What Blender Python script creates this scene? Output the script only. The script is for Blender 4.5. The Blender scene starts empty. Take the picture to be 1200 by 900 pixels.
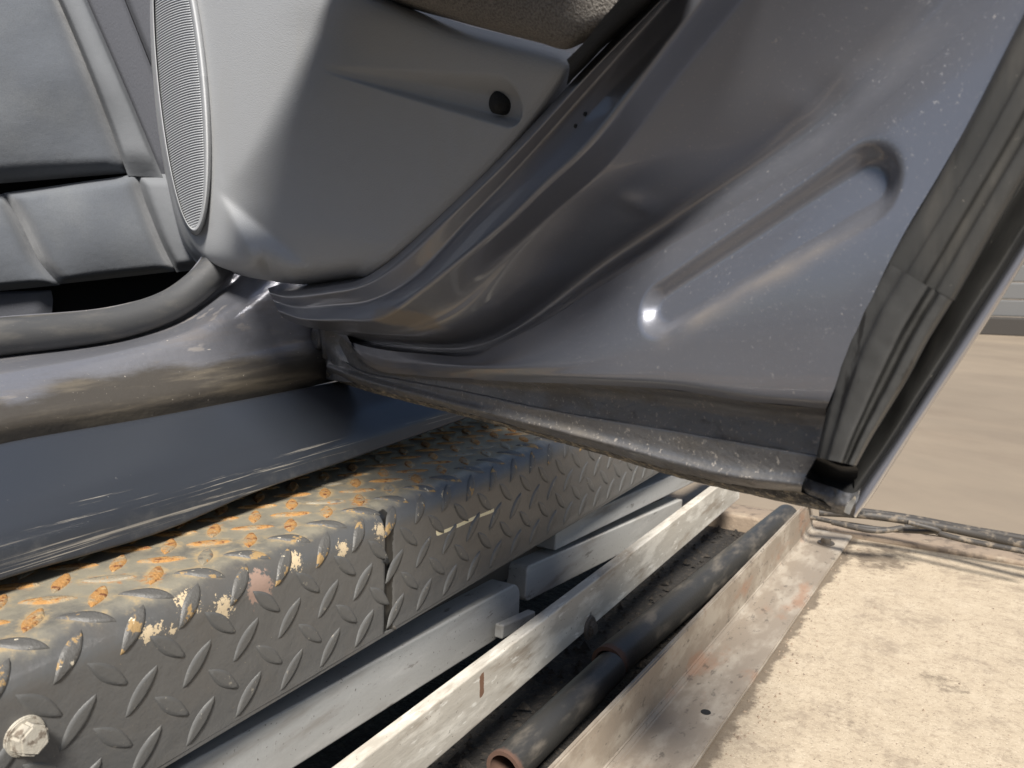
import bpy, bmesh, math, random
from mathutils import Vector, Matrix, noise
random.seed(7)
SC = bpy.context.scene
COL = SC.collection
R = math.radians

# ------------------------------------------------------------------ camera
F = 970.0                     # focal length in pixels of a 1200 x 900 frame
YAW, PITCH, EYE = R(31.3), R(8.79), 0.50
cam_d = bpy.data.cameras.new('camera'); cam = bpy.data.objects.new('camera', cam_d); COL.objects.link(cam)
cam.location = (0, 0, EYE); cam.rotation_euler = (R(90) - PITCH, 0, YAW)
cam_d.sensor_width = 36; cam_d.lens = F / 1200 * 36
cam_d.clip_start = 0.02; cam_d.clip_end = 500
cam_d.dof.use_dof = True; cam_d.dof.focus_distance = 0.75; cam_d.dof.aperture_fstop = 16
SC.camera = cam

# ------------------------------------------------------------------ sky, sun, exposure
SUN = Vector((0.36, -0.54, 0.76)).normalized()      # towards the sun
W = bpy.data.worlds.new('World'); SC.world = W; W.use_nodes = True
nt = W.node_tree; bg = nt.nodes['Background']
sky = nt.nodes.new('ShaderNodeTexSky'); sky.sky_type = 'NISHITA'; sky.sun_disc = False
sky.sun_elevation = math.asin(SUN.z); sky.sun_rotation = math.atan2(SUN.x, SUN.y)
sky.air_density = 1.0; sky.dust_density = 1.5
nt.links.new(sky.outputs[0], bg.inputs[0]); bg.inputs[1].default_value = 0.065
sl = bpy.data.lights.new('sun', 'SUN'); so = bpy.data.objects.new('sun', sl); COL.objects.link(so)
sl.energy = 5.0; sl.angle = R(13.0); sl.color = (1.0, 0.955, 0.89)
so.rotation_euler = SUN.to_track_quat('Z', 'Y').to_euler()
SC.view_settings.view_transform = 'Standard'; SC.view_settings.look = 'None'
SC.view_settings.exposure = 0.70; SC.view_settings.gamma = 1

# ------------------------------------------------------------------ measuring: pixel of the photo -> ray -> a real plane
CY, SY = math.cos(YAW), math.sin(YAW)
RIGHT = Vector((CY, SY, 0)); FWD = Vector((-SY * math.cos(PITCH), CY * math.cos(PITCH), -math.sin(PITCH))); UP = RIGHT.cross(FWD)
O = Vector((0, 0, EYE))
def ray(x, y): return FWD + RIGHT * ((x - 600) / F) + UP * ((450 - y) / F)
def onp(x, y, p, n):
    d = ray(x, y); return O + d * ((Vector(p) - O).dot(n) / d.dot(n))
def on_x(x, y, X): return onp(x, y, (X, 0, 0), Vector((1, 0, 0)))
def on_z(x, y, z): return onp(x, y, (0, 0, z), Vector((0, 0, 1)))
def on_y(x, y, Y): return onp(x, y, (0, Y, 0), Vector((0, 1, 0)))
SILL = EYE - 0.14
HINGE = on_z(383, 443, SILL); CORNER = on_z(1000, 606, SILL)
DU = (CORNER - HINGE).normalized(); DV = Vector((0, 0, 1)); DW = DU.cross(DV) * -1
if DW.y > 0: DW = -DW
def D(x, y, w): return onp(x, y, HINGE + DW * w, DW)
def D3(pts): return [D(*p) for p in pts]
def DC(pts, w): return [D(x, y, w) for x, y in pts]
def duvw(p): q = p - HINGE; return q.dot(DU), q.dot(DV), q.dot(DW)
def U(u, v, w): return HINGE + DU * u + DV * v + DW * w

# ------------------------------------------------------------------ materials
def mat(name, base, rough=0.5, metal=0.0, coat=0.0, spec=0.5, bumps=(), layers=(), coat_rough=0.06, sheen=0):
    """layers: dicts col, scale(3), detail, lo, hi, rough, metal, attr; each mixes a colour over the base by a noise mask or a vertex attribute"""
    m = bpy.data.materials.new(name); m.use_nodes = True
    n = m.node_tree.nodes; l = m.node_tree.links; b = n['Principled BSDF']
    geo = n.new('ShaderNodeNewGeometry')
    def rgb(c):
        x = n.new('ShaderNodeRGB'); x.outputs[0].default_value = (*c, 1); return x.outputs[0]
    def val(v):
        x = n.new('ShaderNodeValue'); x.outputs[0].default_value = v; return x.outputs[0]
    def noise_(scale, detail=4, rough_=0.6, dist=0, rot=0):
        mp = n.new('ShaderNodeMapping'); mp.inputs['Scale'].default_value = scale if hasattr(scale, '__len__') else (scale,) * 3
        mp.vector_type = 'POINT'
        if rot:
            m2 = n.new('ShaderNodeMapping'); m2.inputs['Rotation'].default_value = (0, 0, rot); l.new(geo.outputs['Position'], m2.inputs[0]); l.new(m2.outputs[0], mp.inputs[0])
        else: l.new(geo.outputs['Position'], mp.inputs[0])
        t = n.new('ShaderNodeTexNoise'); t.inputs['Scale'].default_value = 1; t.inputs['Detail'].default_value = detail
        t.inputs['Roughness'].default_value = rough_; t.inputs['Distortion'].default_value = dist
        l.new(mp.outputs[0], t.inputs['Vector']); return t.outputs['Fac']
    def ramp(src, lo, hi):
        r = n.new('ShaderNodeMapRange'); r.inputs['From Min'].default_value = lo; r.inputs['From Max'].default_value = hi
        r.interpolation_type = 'SMOOTHSTEP'; l.new(src, r.inputs['Value']); return r.outputs[0]
    def mul(a, c, op='MULTIPLY'):
        x = n.new('ShaderNodeMath'); x.operation = op
        for i, s in enumerate((a, c)):
            if isinstance(s, (int, float)): x.inputs[i].default_value = s
            else: l.new(s, x.inputs[i])
        return x.outputs[0]
    col, ro, me, co = rgb(base), val(rough), val(metal), val(coat)
    for L in layers:
        k = None
        if 'scale' in L: k = ramp(noise_(L['scale'], L.get('detail', 5), L.get('nr', 0.62), L.get('dist', 0), L.get('rot', 0)), L['lo'], L['hi'])
        if 'attr' in L:
            a = n.new('ShaderNodeAttribute'); a.attribute_name = L['attr']; av = a.outputs['Fac']
            if 'break' in L:                           # ragged edge: attribute plus noise, then a threshold
                av = ramp(mul(av, mul(mul(noise_(L['break'], 6, .7), -.5, 'ADD'), L.get('bk', 1.2)), 'ADD'), L.get('alo', .3), L.get('ahi', .6))
            k = av if k is None else mul(k, av)
        k = mul(k, L.get('amt', 1.0))
        mx = n.new('ShaderNodeMix'); mx.data_type = 'RGBA'; l.new(k, mx.inputs[0]); l.new(col, mx.inputs[6]); mx.inputs[7].default_value = (*L['col'], 1); col = mx.outputs[2]
        for key, cur in (('rough', 'ro'), ('metal', 'me'), ('coat', 'co')):
            if key in L:
                mm = n.new('ShaderNodeMix'); l.new(k, mm.inputs[0]); src = {'ro': ro, 'me': me, 'co': co}[cur]
                l.new(src, mm.inputs[2]); mm.inputs[3].default_value = L[key]
                if cur == 'ro': ro = mm.outputs[0]
                elif cur == 'me': me = mm.outputs[0]
                else: co = mm.outputs[0]
    l.new(col, b.inputs['Base Color']); l.new(ro, b.inputs['Roughness']); l.new(me, b.inputs['Metallic']); l.new(co, b.inputs['Coat Weight'])
    b.inputs['Coat Roughness'].default_value = coat_rough; b.inputs['Specular IOR Level'].default_value = spec
    if sheen: b.inputs['Sheen Weight'].default_value = sheen
    prev = None
    for bp in bumps:                                   # (scale, strength, distance[, detail])
        bn = n.new('ShaderNodeBump'); bn.inputs['Strength'].default_value = bp[1]; bn.inputs['Distance'].default_value = bp[2]
        l.new(noise_(bp[0], bp[3] if len(bp) > 3 else 3), bn.inputs['Height'])
        if prev: l.new(prev, bn.inputs['Normal'])
        prev = bn.outputs[0]
    if prev: l.new(prev, b.inputs['Normal'])
    return m

DUST = (0.30, 0.25, 0.19)
M = {}
M['paint'] = mat('door_paint', (0.228, 0.236, 0.268), .36, .62, .7, layers=[
    dict(col=(.20, .18, .155), scale=(7, 7, 14), lo=.52, hi=.85, rough=.6, metal=0, coat=.1, amt=.3),
    dict(col=(.34, .33, .32), scale=600, lo=.60, hi=.70, rough=.8, metal=0, coat=0, amt=.45),
    dict(col=(.30, .28, .255), scale=190, lo=.68, hi=.72, rough=.85, metal=0, coat=0, amt=.6),
    dict(col=(.25, .205, .15), attr='dirt', rough=.75, metal=0, coat=0),
    ], bumps=[(1400, .06, .0004)], coat_rough=.07)
M['sillpaint'] = mat('sill_paint', (0.21, 0.215, 0.24), .36, .5, .5, layers=[
    dict(col=(.15, .135, .125), scale=(26, 7, 40), lo=.45, hi=.68, rough=.55, metal=.2, coat=.1, amt=.7),
    dict(col=(.27, .24, .205), scale=(70, 16, 70), lo=.58, hi=.66, rough=.7, metal=0, coat=0, amt=.5),
    dict(col=(.055, .049, .042), attr='dirt', **{'break': (160, 50, 200)}, bk=.7, alo=.15, ahi=1.05, rough=.45, metal=.1, coat=.1),
    dict(col=(.17, .145, .108), scale=(45, 8, 70), lo=.44, hi=.70, attr='dirt', rough=.5, metal=0, coat=.1, amt=.5),
    dict(col=(.5, .45, .38), scale=260, lo=.68, hi=.73, rough=.8, amt=.8, metal=0, coat=0)], bumps=[(140, .3, .0014, 5)])
M['hem'] = mat('dirty_hem_metal', (0.185, 0.183, 0.185), .4, .5, .3, layers=[
    dict(col=(.15, .135, .115), scale=(26, 26, 60), lo=.44, hi=.68, rough=.75, metal=0, coat=0, amt=.85),
    dict(col=(.06, .053, .046), scale=(40, 40, 70), lo=.57, hi=.74, rough=.8, metal=0, coat=0, amt=.8),
    dict(col=(.40, .36, .31), scale=330, lo=.58, hi=.68, rough=.9, metal=0, coat=0, amt=.75)], bumps=[(300, .5, .0014, 5)])
M['lip'] = mat('gritty_lip', (0.10, 0.092, 0.082), .6, .2, 0, layers=[
    dict(col=(.34, .29, .215), scale=190, lo=.50, hi=.60, detail=6, rough=.9, metal=0),
    dict(col=(.035, .032, .03), scale=70, lo=.55, hi=.66, rough=.6), dict(col=(.55, .50, .41), scale=420, lo=.62, hi=.68, rough=.9, metal=0)], bumps=[(420, .8, .002, 5)])
M['skin'] = mat('door_skin_paint', (0.30, 0.31, 0.36), .3, .5, 1.0)
M['trim'] = mat('grey_trim_plastic', (0.34, 0.347, 0.355), .52, 0, 0, .4, layers=[
    dict(col=(.33, .325, .305), scale=(16, 16, 5), lo=.52, hi=.75, amt=.35)], bumps=[(900, .5, .0008, 2)])
M['grille'] = mat('speaker_grille_plastic', (0.43, 0.44, 0.45), .5)
M['fabric'] = mat('door_cloth', (0.25, 0.23, 0.205), .95, 0, 0, .15, layers=[
    dict(col=(.12, .108, .095), scale=900, detail=1, lo=.45, hi=.6, amt=.8)], bumps=[(900, .8, .002, 1)])
M['seat'] = mat('seat_cloth', (0.098, 0.107, 0.122), .92, 0, 0, .2, sheen=.3, layers=[
    dict(col=(.135, .142, .148), scale=(9, 9, 9), lo=.42, hi=.7, amt=.6), dict(col=(.08, .085, .093), scale=700, detail=2, lo=.4, hi=.7, amt=.5)],
    bumps=[(800, .35, .001, 2), (25, .25, .006, 3)])
M['twill'] = mat('seat_twill', (0.085, 0.088, 0.10), .9, 0, 0, .2, bumps=[((1400, 1400, 300), .6, .0012, 1)])
M['bolster'] = mat('seat_bolster_cloth', (0.145, 0.152, 0.162), .85, 0, 0, .3, bumps=[(700, .3, .001, 2), (40, .2, .004)])
M['carpet'] = mat('dark_carpet', (0.012, 0.012, 0.012), .97, 0, 0, .1)
M['rubber'] = mat('sill_rubber', (0.055, 0.056, 0.058), .55, 0, 0, .5, layers=[
    dict(col=(.13, .12, .105), scale=(60, 18, 60), lo=.45, hi=.75, rough=.85, amt=.5),
    dict(col=(.3, .28, .25), scale=500, lo=.66, hi=.74, rough=.9, amt=.6)], bumps=[(300, .15, .0008)])
M['seal'] = mat('weathered_seal_rubber', (0.056, 0.055, 0.052), .5, 0, 0, .4, layers=[
    dict(col=(.13, .118, .10), scale=(22, 22, 5), lo=.45, hi=.72, rough=.85, amt=.7),
    dict(col=(.03, .03, .029), scale=(60, 60, 9), lo=.56, hi=.70, rough=.45, amt=.5),
    dict(col=(.42, .38, .32), scale=230, lo=.69, hi=.73, rough=.9, amt=.7)], bumps=[(220, .12, .0008, 4)])
M['seal2'] = mat('worn_corner_rubber', (0.066, 0.065, 0.062), .5, 0, 0, .4, layers=[
    dict(col=(.022, .021, .02), scale=(45, 45, 12), lo=.55, hi=.60, rough=.5, amt=.9),
    dict(col=(.22, .205, .175), scale=(34, 34, 11), lo=.60, hi=.65, rough=.85, amt=.8),
    dict(col=(.4, .37, .32), scale=260, lo=.70, hi=.74, rough=.9, amt=.6)], bumps=[(160, .18, .001, 4)])
M['black'] = mat('shade_black', (0.012, 0.012, 0.012), .8, bumps=[(200, .5, .002, 4)])  # black put in for the shade inside holes, hollows and gaps
M['chip'] = mat('bare_metal_chip', (0.75, 0.74, 0.70), .28, .9)
M['skirt'] = mat('rocker_plastic', (0.028, 0.032, 0.040), .34, 0, 0, .55, layers=[
    dict(col=(.10, .10, .098), attr='dirt', **{'break': (30, 30, 30)}, alo=.3, ahi=.8, rough=.8),
    dict(col=(.20, .185, .16), attr='scuff', **{'break': (520, 2.2, 300)}, bk=2.4, alo=.55, ahi=.78, rough=.8),
    dict(col=(.35, .34, .32), scale=330, lo=.73, hi=.76, rough=.8, amt=.5)], bumps=[(900, .12, .0006, 2)])
RUST = (.30, .125, .035); OCHRE = (.34, .225, .10)
M['tread'] = mat('tread_paint', (0.100, 0.100, 0.098), .34, .15, .15, layers=[
    dict(col=(.11, .10, .088), scale=(20, 20, 20), lo=.45, hi=.7, amt=.5, rough=.5),
    dict(col=(.25, .228, .175), attr='worn', **{'break': (30, 30, 30)}, alo=.3, ahi=.95, rough=.38, metal=.1, coat=0),
    dict(col=(.40, .29, .15), attr='halo', **{'break': (120, 120, 120)}, bk=1.6, alo=.25, ahi=.8, rough=.6, coat=0, amt=.8),
    dict(col=RUST, attr='rust', **{'break': (190, 190, 190)}, alo=.5, ahi=.72, rough=.9, metal=0, coat=0, amt=.9),
    dict(col=(.50, .40, .26), attr='chip', **{'break': (330, 330, 330)}, bk=2.6, alo=.5, ahi=.62, rough=.7, metal=0),
    dict(col=(.78, .69, .45), attr='scratch', **{'break': (500, 500, 500)}, bk=.8, alo=.4, ahi=.6, rough=.7, metal=0),
    dict(col=(.27, .185, .145), attr='pink', **{'break': (160, 160, 160)}, bk=1.8, alo=.4, ahi=.55, rough=.85, metal=0),
    dict(col=(.022, .021, .019), attr='oil', **{'break': (120, 120, 120)}, alo=.4, ahi=.6, rough=.4),
    dict(col=(.33, .29, .22), scale=(260, 260, 260), lo=.72, hi=.76, rough=.8, amt=.6)],
    bumps=[(500, .18, .0008, 4), (45, .25, .004, 4)])
M['lug'] = mat('painted_lug', (0.104, 0.103, 0.099), .45, .15, .1, layers=[
    dict(col=(.30, .27, .22), scale=150, lo=.62, hi=.70, rough=.7, amt=.7)], bumps=[(400, .3, .001, 4)])
M['lug_rust'] = mat('rusty_lug', (0.27, 0.215, 0.14), .6, 0, 0, .3, layers=[
    dict(col=(.36, .19, .065), scale=75, lo=.38, hi=.52, rough=.9),
    dict(col=(.15, .06, .028), scale=150, lo=.54, hi=.64, rough=.95),
    dict(col=(.46, .32, .16), scale=130, lo=.58, hi=.68, rough=.7, amt=.8)], bumps=[(500, .8, .002, 5)])
M['lug_khaki'] = mat('painted_over_lug', (0.24, 0.21, 0.155), .45, 0, 0, .4, layers=[
    dict(col=(.34, .17, .055), scale=110, lo=.58, hi=.64, rough=.9),
    dict(col=(.12, .11, .095), scale=60, lo=.5, hi=.65, rough=.5)], bumps=[(500, .5, .002, 5)])
M['lug_worn'] = mat('half_worn_lug', (0.095, 0.092, 0.086), .48, .1, 0, layers=[
    dict(col=(.30, .20, .09), scale=62, lo=.56, hi=.60, rough=.8),
    dict(col=(.60, .53, .40), scale=140, lo=.65, hi=.68, rough=.7)], bumps=[(400, .5, .0015, 5)])
M['steel_grey'] = mat('grey_painted_steel', (0.36, 0.355, 0.335), .55, 0, 0, .4, layers=[
    dict(col=(.45, .44, .415), scale=(60, 10, 60), lo=.5, hi=.7, amt=.6),
    dict(col=(.20, .175, .145), scale=(14, 5, 30), lo=.50, hi=.74, rough=.8, amt=.75),
    dict(col=(.10, .085, .07), scale=(50, 20, 90), lo=.62, hi=.70, rough=.8, amt=.6),
    dict(col=(.07, .06, .05), scale=260, lo=.64, hi=.70, rough=.8, amt=.75)], bumps=[(260, .2, .0012, 4)])
M['steel_pale'] = mat('scraped_pale_steel', (0.42, 0.385, 0.325), .55, 0, 0, .4, layers=[
    dict(col=(.64, .60, .52), scale=(44, 9, 30), lo=.47, hi=.62, rough=.5, amt=.8),
    dict(col=(.24, .195, .145), scale=(20, 8, 45), lo=.52, hi=.72, rough=.8, amt=.85),
    dict(col=(.70, .67, .60), scale=(200, 30, 120), lo=.60, hi=.66, rough=.45, amt=.7),
    dict(col=(.10, .08, .065), scale=240, lo=.65, hi=.71, rough=.8, amt=.75),
    dict(col=(.035, .03, .026), attr='oil', **{'break': (90, 90, 90)}, alo=.3, ahi=.75, rough=.45),
    dict(col=(.16, .085, .05), attr='rust', **{'break': (220, 220, 220)}, bk=.5, alo=.45, ahi=.55, rough=.85)], bumps=[((120, 30, 120), .35, .0016, 5)])
M['pipe'] = mat('dark_pipe_steel', (0.060, 0.058, 0.054), .42, .4, 0, layers=[
    dict(col=(.15, .13, .105), scale=(50, 14, 50), lo=.48, hi=.7, rough=.65, metal=0, amt=.7),
    dict(col=(.10, .055, .038), attr='rust', **{'break': (160, 160, 160)}, alo=.2, ahi=.7, rough=.9, metal=0)], bumps=[(260, .3, .001, 4)])
M['angle'] = mat('brown_worn_steel', (0.27, 0.225, 0.175), .55, .15, 0, layers=[
    dict(col=(.42, .37, .30), scale=(30, 12, 30), lo=.45, hi=.65, rough=.6, amt=.75),
    dict(col=(.30, .17, .105), scale=(18, 7, 18), lo=.55, hi=.7, rough=.75, amt=.7),
    dict(col=(.09, .075, .06), scale=(110, 50, 110), lo=.58, hi=.7, rough=.75, amt=.65)], bumps=[(230, .35, .0014, 5)])
M['bolt'] = mat('dirty_bolt', (0.40, 0.37, 0.31), .6, .2, 0, layers=[dict(col=(.16, .13, .10), scale=160, lo=.5, hi=.65, rough=.8)], bumps=[(400, .5, .001, 4)])
M['darkbolt'] = mat('greasy_bolt', (0.10, 0.085, 0.07), .5, .4, bumps=[(300, .4, .001, 4)])
M['concrete'] = mat('tan_concrete', (0.40, 0.33, 0.24), .88, 0, 0, .25, layers=[  # the slab's own tan colour
    dict(col=(.49, .415, .31), scale=24, lo=.45, hi=.66, detail=10, nr=.8, amt=.6),
    dict(col=(.27, .215, .155), scale=90, lo=.48, hi=.64, detail=9, nr=.8, amt=.75),
    dict(col=(.13, .10, .075), scale=300, lo=.60, hi=.66, detail=4, nr=.7, amt=.9),
    dict(col=(.60, .51, .39), scale=380, lo=.57, hi=.66, detail=4, nr=.7, amt=.7),
    dict(col=(.14, .11, .08), scale=50, lo=.64, hi=.70, detail=8, nr=.85, amt=.7),
    dict(col=(.22, .175, .13), scale=11, lo=.50, hi=.64, detail=10, nr=.85, amt=.65),
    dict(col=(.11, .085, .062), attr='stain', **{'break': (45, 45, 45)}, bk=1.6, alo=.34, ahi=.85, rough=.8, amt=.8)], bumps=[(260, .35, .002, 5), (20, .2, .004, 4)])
M['farfloor'] = mat('smooth_brown_concrete', (0.20, 0.163, 0.122), .7, 0, 0, .3, layers=[
    dict(col=(.33, .265, .19), scale=(.9, 1.8, 1), lo=.35, hi=.72, detail=7, rot=YAW, amt=.4),
    dict(col=(.15, .115, .085), scale=(1.8, 3.0, 1), lo=.45, hi=.75, detail=7, rot=YAW, amt=.45)], bumps=[(80, .2, .002, 5)])
M['yard'] = mat('dark_unseen_ground', (0.06, 0.056, 0.052), .85, layers=[dict(col=(.10, .09, .08), scale=12, lo=.4, hi=.7)], bumps=[(160, .5, .004, 5)])  # unseen ground kept dark to cut bounce light onto the door
M['pit'] = mat('shaded_oily_dirt', (0.020, 0.017, 0.014), .85, bumps=[(90, .8, .012, 6)], layers=[dict(col=(.05, .04, .03), scale=120, lo=.52, hi=.66)])  # grimy ground, kept near black for the shade beneath the lift
M['cable'] = mat('black_cable', (0.05, 0.045, 0.04), .6, layers=[dict(col=(.2, .165, .125), scale=60, lo=.5, hi=.68, rough=.85)])
M['wall'] = mat('grey_shutter', (0.13, 0.13, 0.128), .5, 0, 0)
M['wallbase'] = mat('dark_base', (0.04, 0.035, 0.03), .7)
M['ledge'] = mat('stained_ledge_concrete', (0.26, 0.20, 0.145), .85, layers=[
    dict(col=(.11, .085, .065), scale=40, lo=.48, hi=.66, amt=.8), dict(col=(.42, .35, .26), scale=25, lo=.55, hi=.7, amt=.6)], bumps=[(130, .5, .003, 5)])

# ------------------------------------------------------------------ object helpers
def ob(name, verts, faces, m, parent=None, smooth=True, attrs=None, autoangle=None):
    me = bpy.data.meshes.new(name); me.from_pydata([tuple(v) for v in verts], [], faces); me.materials.append(m)
    if smooth: me.polygons.foreach_set('use_smooth', [True] * len(me.polygons))
    for k, vals in (attrs or {}).items():
        a = me.attributes.new(k, 'FLOAT', 'POINT'); a.data.foreach_set('value', vals)
    if autoangle:
        bm = bmesh.new(); bm.from_mesh(me)
        for e in bm.edges:
            if len(e.link_faces) == 2 and e.calc_face_angle(0) > autoangle: e.smooth = False
        bm.to_mesh(me); bm.free()
    me.update()
    o = bpy.data.objects.new(name, me); COL.objects.link(o)
    if parent: attach(o, parent)
    return o
def world_of(o):
    m = Matrix.Translation(o.location) if not o.parent else world_of(o.parent) @ o.matrix_parent_inverse @ Matrix.Translation(o.location)
    return m
def attach(o, parent):
    o.parent = parent; o.matrix_parent_inverse = world_of(parent).inverted()
def tag(o, label=None, cat=None, group=None, kind=None):
    for k, v in (('label', label), ('category', cat), ('group', group), ('kind', kind)):
        if v: o[k] = v
    return o
def thing(name, loc, label, cat, group=None):
    o = bpy.data.objects.new(name, None); COL.objects.link(o); o.location = loc; o.empty_display_size = .1
    return tag(o, label, cat, group)

def resample(pts, n, smooth=True):
    pts = [Vector(p) for p in pts]
    dense = []
    if smooth and len(pts) > 2:
        ext = [pts[0] * 2 - pts[1]] + pts + [pts[-1] * 2 - pts[-2]]
        for i in range(1, len(ext) - 2):
            p0, p1, p2, p3 = ext[i - 1:i + 3]
            t0 = 0; a = max((p1 - p0).length, 1e-6) ** .5; b = max((p2 - p1).length, 1e-6) ** .5; c = max((p3 - p2).length, 1e-6) ** .5
            m1 = ((p1 - p0) / a - (p2 - p0) / (a + b) + (p2 - p1) / b) * b
            m2 = ((p2 - p1) / b - (p3 - p1) / (b + c) + (p3 - p2) / c) * b
            for k in range(16):
                t = k / 16
                dense.append(p1 * (2*t**3 - 3*t**2 + 1) + m1 * (t**3 - 2*t**2 + t) + p2 * (-2*t**3 + 3*t**2) + m2 * (t**3 - t**2))
        dense.append(pts[-1])
    else: dense = pts
    ln = [0]
    for a, b in zip(dense, dense[1:]): ln.append(ln[-1] + (b - a).length)
    out = []; j = 0
    for i in range(n):
        s = ln[-1] * i / (n - 1)
        while j < len(ln) - 2 and ln[j + 1] < s: j += 1
        d = ln[j + 1] - ln[j]; t = (s - ln[j]) / d if d > 0 else 0
        out.append(dense[j].lerp(dense[j + 1], min(max(t, 0), 1)))
    return out
def cross_fillet(P, rad, k=4, m=1):
    """polyline with its inner corners rounded; rad = share of the neighbouring segments eaten by each corner"""
    out = [P[0]]
    def seg(a, b, m):
        for i in range(1, m + 1): out.append(a.lerp(b, i / m))
    cur = P[0]
    for i in range(1, len(P) - 1):
        r = rad[i] if hasattr(rad, '__len__') else rad
        a = P[i].lerp(P[i - 1], r); b = P[i].lerp(P[i + 1], r)
        mm = m[i - 1] if hasattr(m, '__len__') else m
        seg(cur, a, mm)
        for q in range(1, k + 1):
            t = q / k; out.append(a * (1 - t)**2 + P[i] * 2 * t * (1 - t) + b * t * t)
        cur = b
    mm = m[-1] if hasattr(m, '__len__') else m
    seg(cur, P[-1], mm); return out
def cross_cr(P, m=6):
    return resample_uniform(P, m)
def resample_uniform(P, m):
    ext = [P[0] * 2 - P[1]] + list(P) + [P[-1] * 2 - P[-2]]; out = []
    for i in range(1, len(ext) - 2):
        p0, p1, p2, p3 = ext[i - 1:i + 3]
        a = max((p1 - p0).length, 1e-6) ** .5; b = max((p2 - p1).length, 1e-6) ** .5; c = max((p3 - p2).length, 1e-6) ** .5
        m1 = ((p1 - p0) / a - (p2 - p0) / (a + b) + (p2 - p1) / b) * b
        m2 = ((p2 - p1) / b - (p3 - p1) / (b + c) + (p3 - p2) / c) * b
        for k in range(m):
            t = k / m
            out.append(p1 * (2*t**3 - 3*t**2 + 1) + m1 * (t**3 - 2*t**2 + t) + p2 * (-2*t**3 + 3*t**2) + m2 * (t**3 - t**2))
    out.append(P[-1]); return out
def grid(curves, n, rad=.25, k=4, m=1, mode='fillet', smooth=True):
    rs = [resample(c, n, smooth) for c in curves]
    rows = []
    for i in range(n):
        P = [c[i] for c in rs]
        rows.append(cross_fillet(P, rad, k, m) if mode == 'fillet' else cross_cr(P, m))
    return rows
def mesh_of(rows, flip=False, base=0, close=False):
    nv = len(rows[0]); verts = [v for r in rows for v in r]; faces = []
    for i in range(len(rows) - 1):
        for j in range(nv if close else nv - 1):
            a, b = i * nv + j, i * nv + (j + 1) % nv; q = (a, b, b + nv, a + nv)
            faces.append(tuple(x + base for x in (q[::-1] if flip else q)))
    return verts, faces
def loft(name, curves, n, m, parent=None, rad=.25, k=4, sub=1, mode='fillet', smooth=True, disp=None, attrs=None, autoangle=None):
    rows = grid(curves, n, rad, k, sub, mode, smooth)
    if disp: rows = [[disp(v) for v in r] for r in rows]
    v, f = mesh_of(rows)
    at = {kk: [fn(p) for p in v] for kk, fn in (attrs or {}).items()}
    return ob(name, v, f, m, parent, True, at, autoangle)
def tube_rows(path, r, seg=12, n=None, flat=1.0):
    P = resample(path, n or len(path) * 6); rows = []
    for i, p in enumerate(P):
        t = (P[min(i + 1, len(P) - 1)] - P[max(i - 1, 0)]).normalized()
        s = t.cross(Vector((0, 0, 1))).normalized(); u = s.cross(t)
        rr = r(i / (len(P) - 1)) if callable(r) else r
        rows.append([p + s * math.cos(a) * rr + u * math.sin(a) * rr * flat for a in [2 * math.pi * q / seg for q in range(seg)]])
    return rows
def tube(name, path, r, m, parent=None, seg=12, n=None, cap=True, attrs=None):
    rows = tube_rows(path, r, seg, n); v, f = mesh_of(rows, close=True)
    if cap:
        nv = seg; f.append(tuple(range(nv))); f.append(tuple(reversed(range(len(v) - nv, len(v)))))
    at = {kk: [fn(p) for p in v] for kk, fn in (attrs or {}).items()}
    return ob(name, v, f, m, parent, True, at, R(50))
def bm_ob(name, bm, m, parent=None, smooth=False):
    me = bpy.data.meshes.new(name); bm.to_mesh(me); bm.free(); me.materials.append(m)
    if smooth: me.polygons.foreach_set('use_smooth', [True] * len(me.polygons))
    o = bpy.data.objects.new(name, me); COL.objects.link(o)
    if parent: attach(o, parent)
    return o
def box_bm(c, ex, ey, ez, bev=.0015, segs=2):
    """box with centre c and half-extent vectors ex, ey, ez"""
    bm = bmesh.new(); vs = []
    for sx in (-1, 1):
        for sy in (-1, 1):
            for sz in (-1, 1): vs.append(bm.verts.new(c + ex * sx + ey * sy + ez * sz))
    for q in ((0, 1, 3, 2), (4, 6, 7, 5), (0, 4, 5, 1), (2, 3, 7, 6), (0, 2, 6, 4), (1, 5, 7, 3)): bm.faces.new([vs[i] for i in q])
    bmesh.ops.recalc_face_normals(bm, faces=bm.faces)
    if bev: bmesh.ops.bevel(bm, geom=bm.edges[:], offset=bev, segments=segs, affect='EDGES', profile=.6)
    return bm
def ss(a, b, x):
    t = min(max((x - a) / (b - a), 0), 1) if a != b else float(x > a); return t * t * (3 - 2 * t)
def nz(p, s, seed=0): return noise.noise(Vector(p) * s + Vector((seed * 13.1, seed * 7.7, seed * 3.3)))

# =================================================================== THE SETTING
def plane_ob(name, x0, x1, y0, y1, z, nx, ny, m, attrs=None, bump=0):
    v = []; f = []
    for i in range(nx + 1):
        for j in range(ny + 1):
            p = Vector((x0 + (x1 - x0) * i / nx, y0 + (y1 - y0) * j / ny, z))
            if bump: p.z += bump * nz(p, 9) * .5
            v.append(p)
    for i in range(nx):
        for j in range(ny):
            a = i * (ny + 1) + j; f.append((a, a + ny + 1, a + ny + 2, a + 1))
    at = {k: [fn(p) for p in v] for k, fn in (attrs or {}).items()}
    return tag(ob(name, v, f, m, None, True, at), kind='structure')

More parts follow.
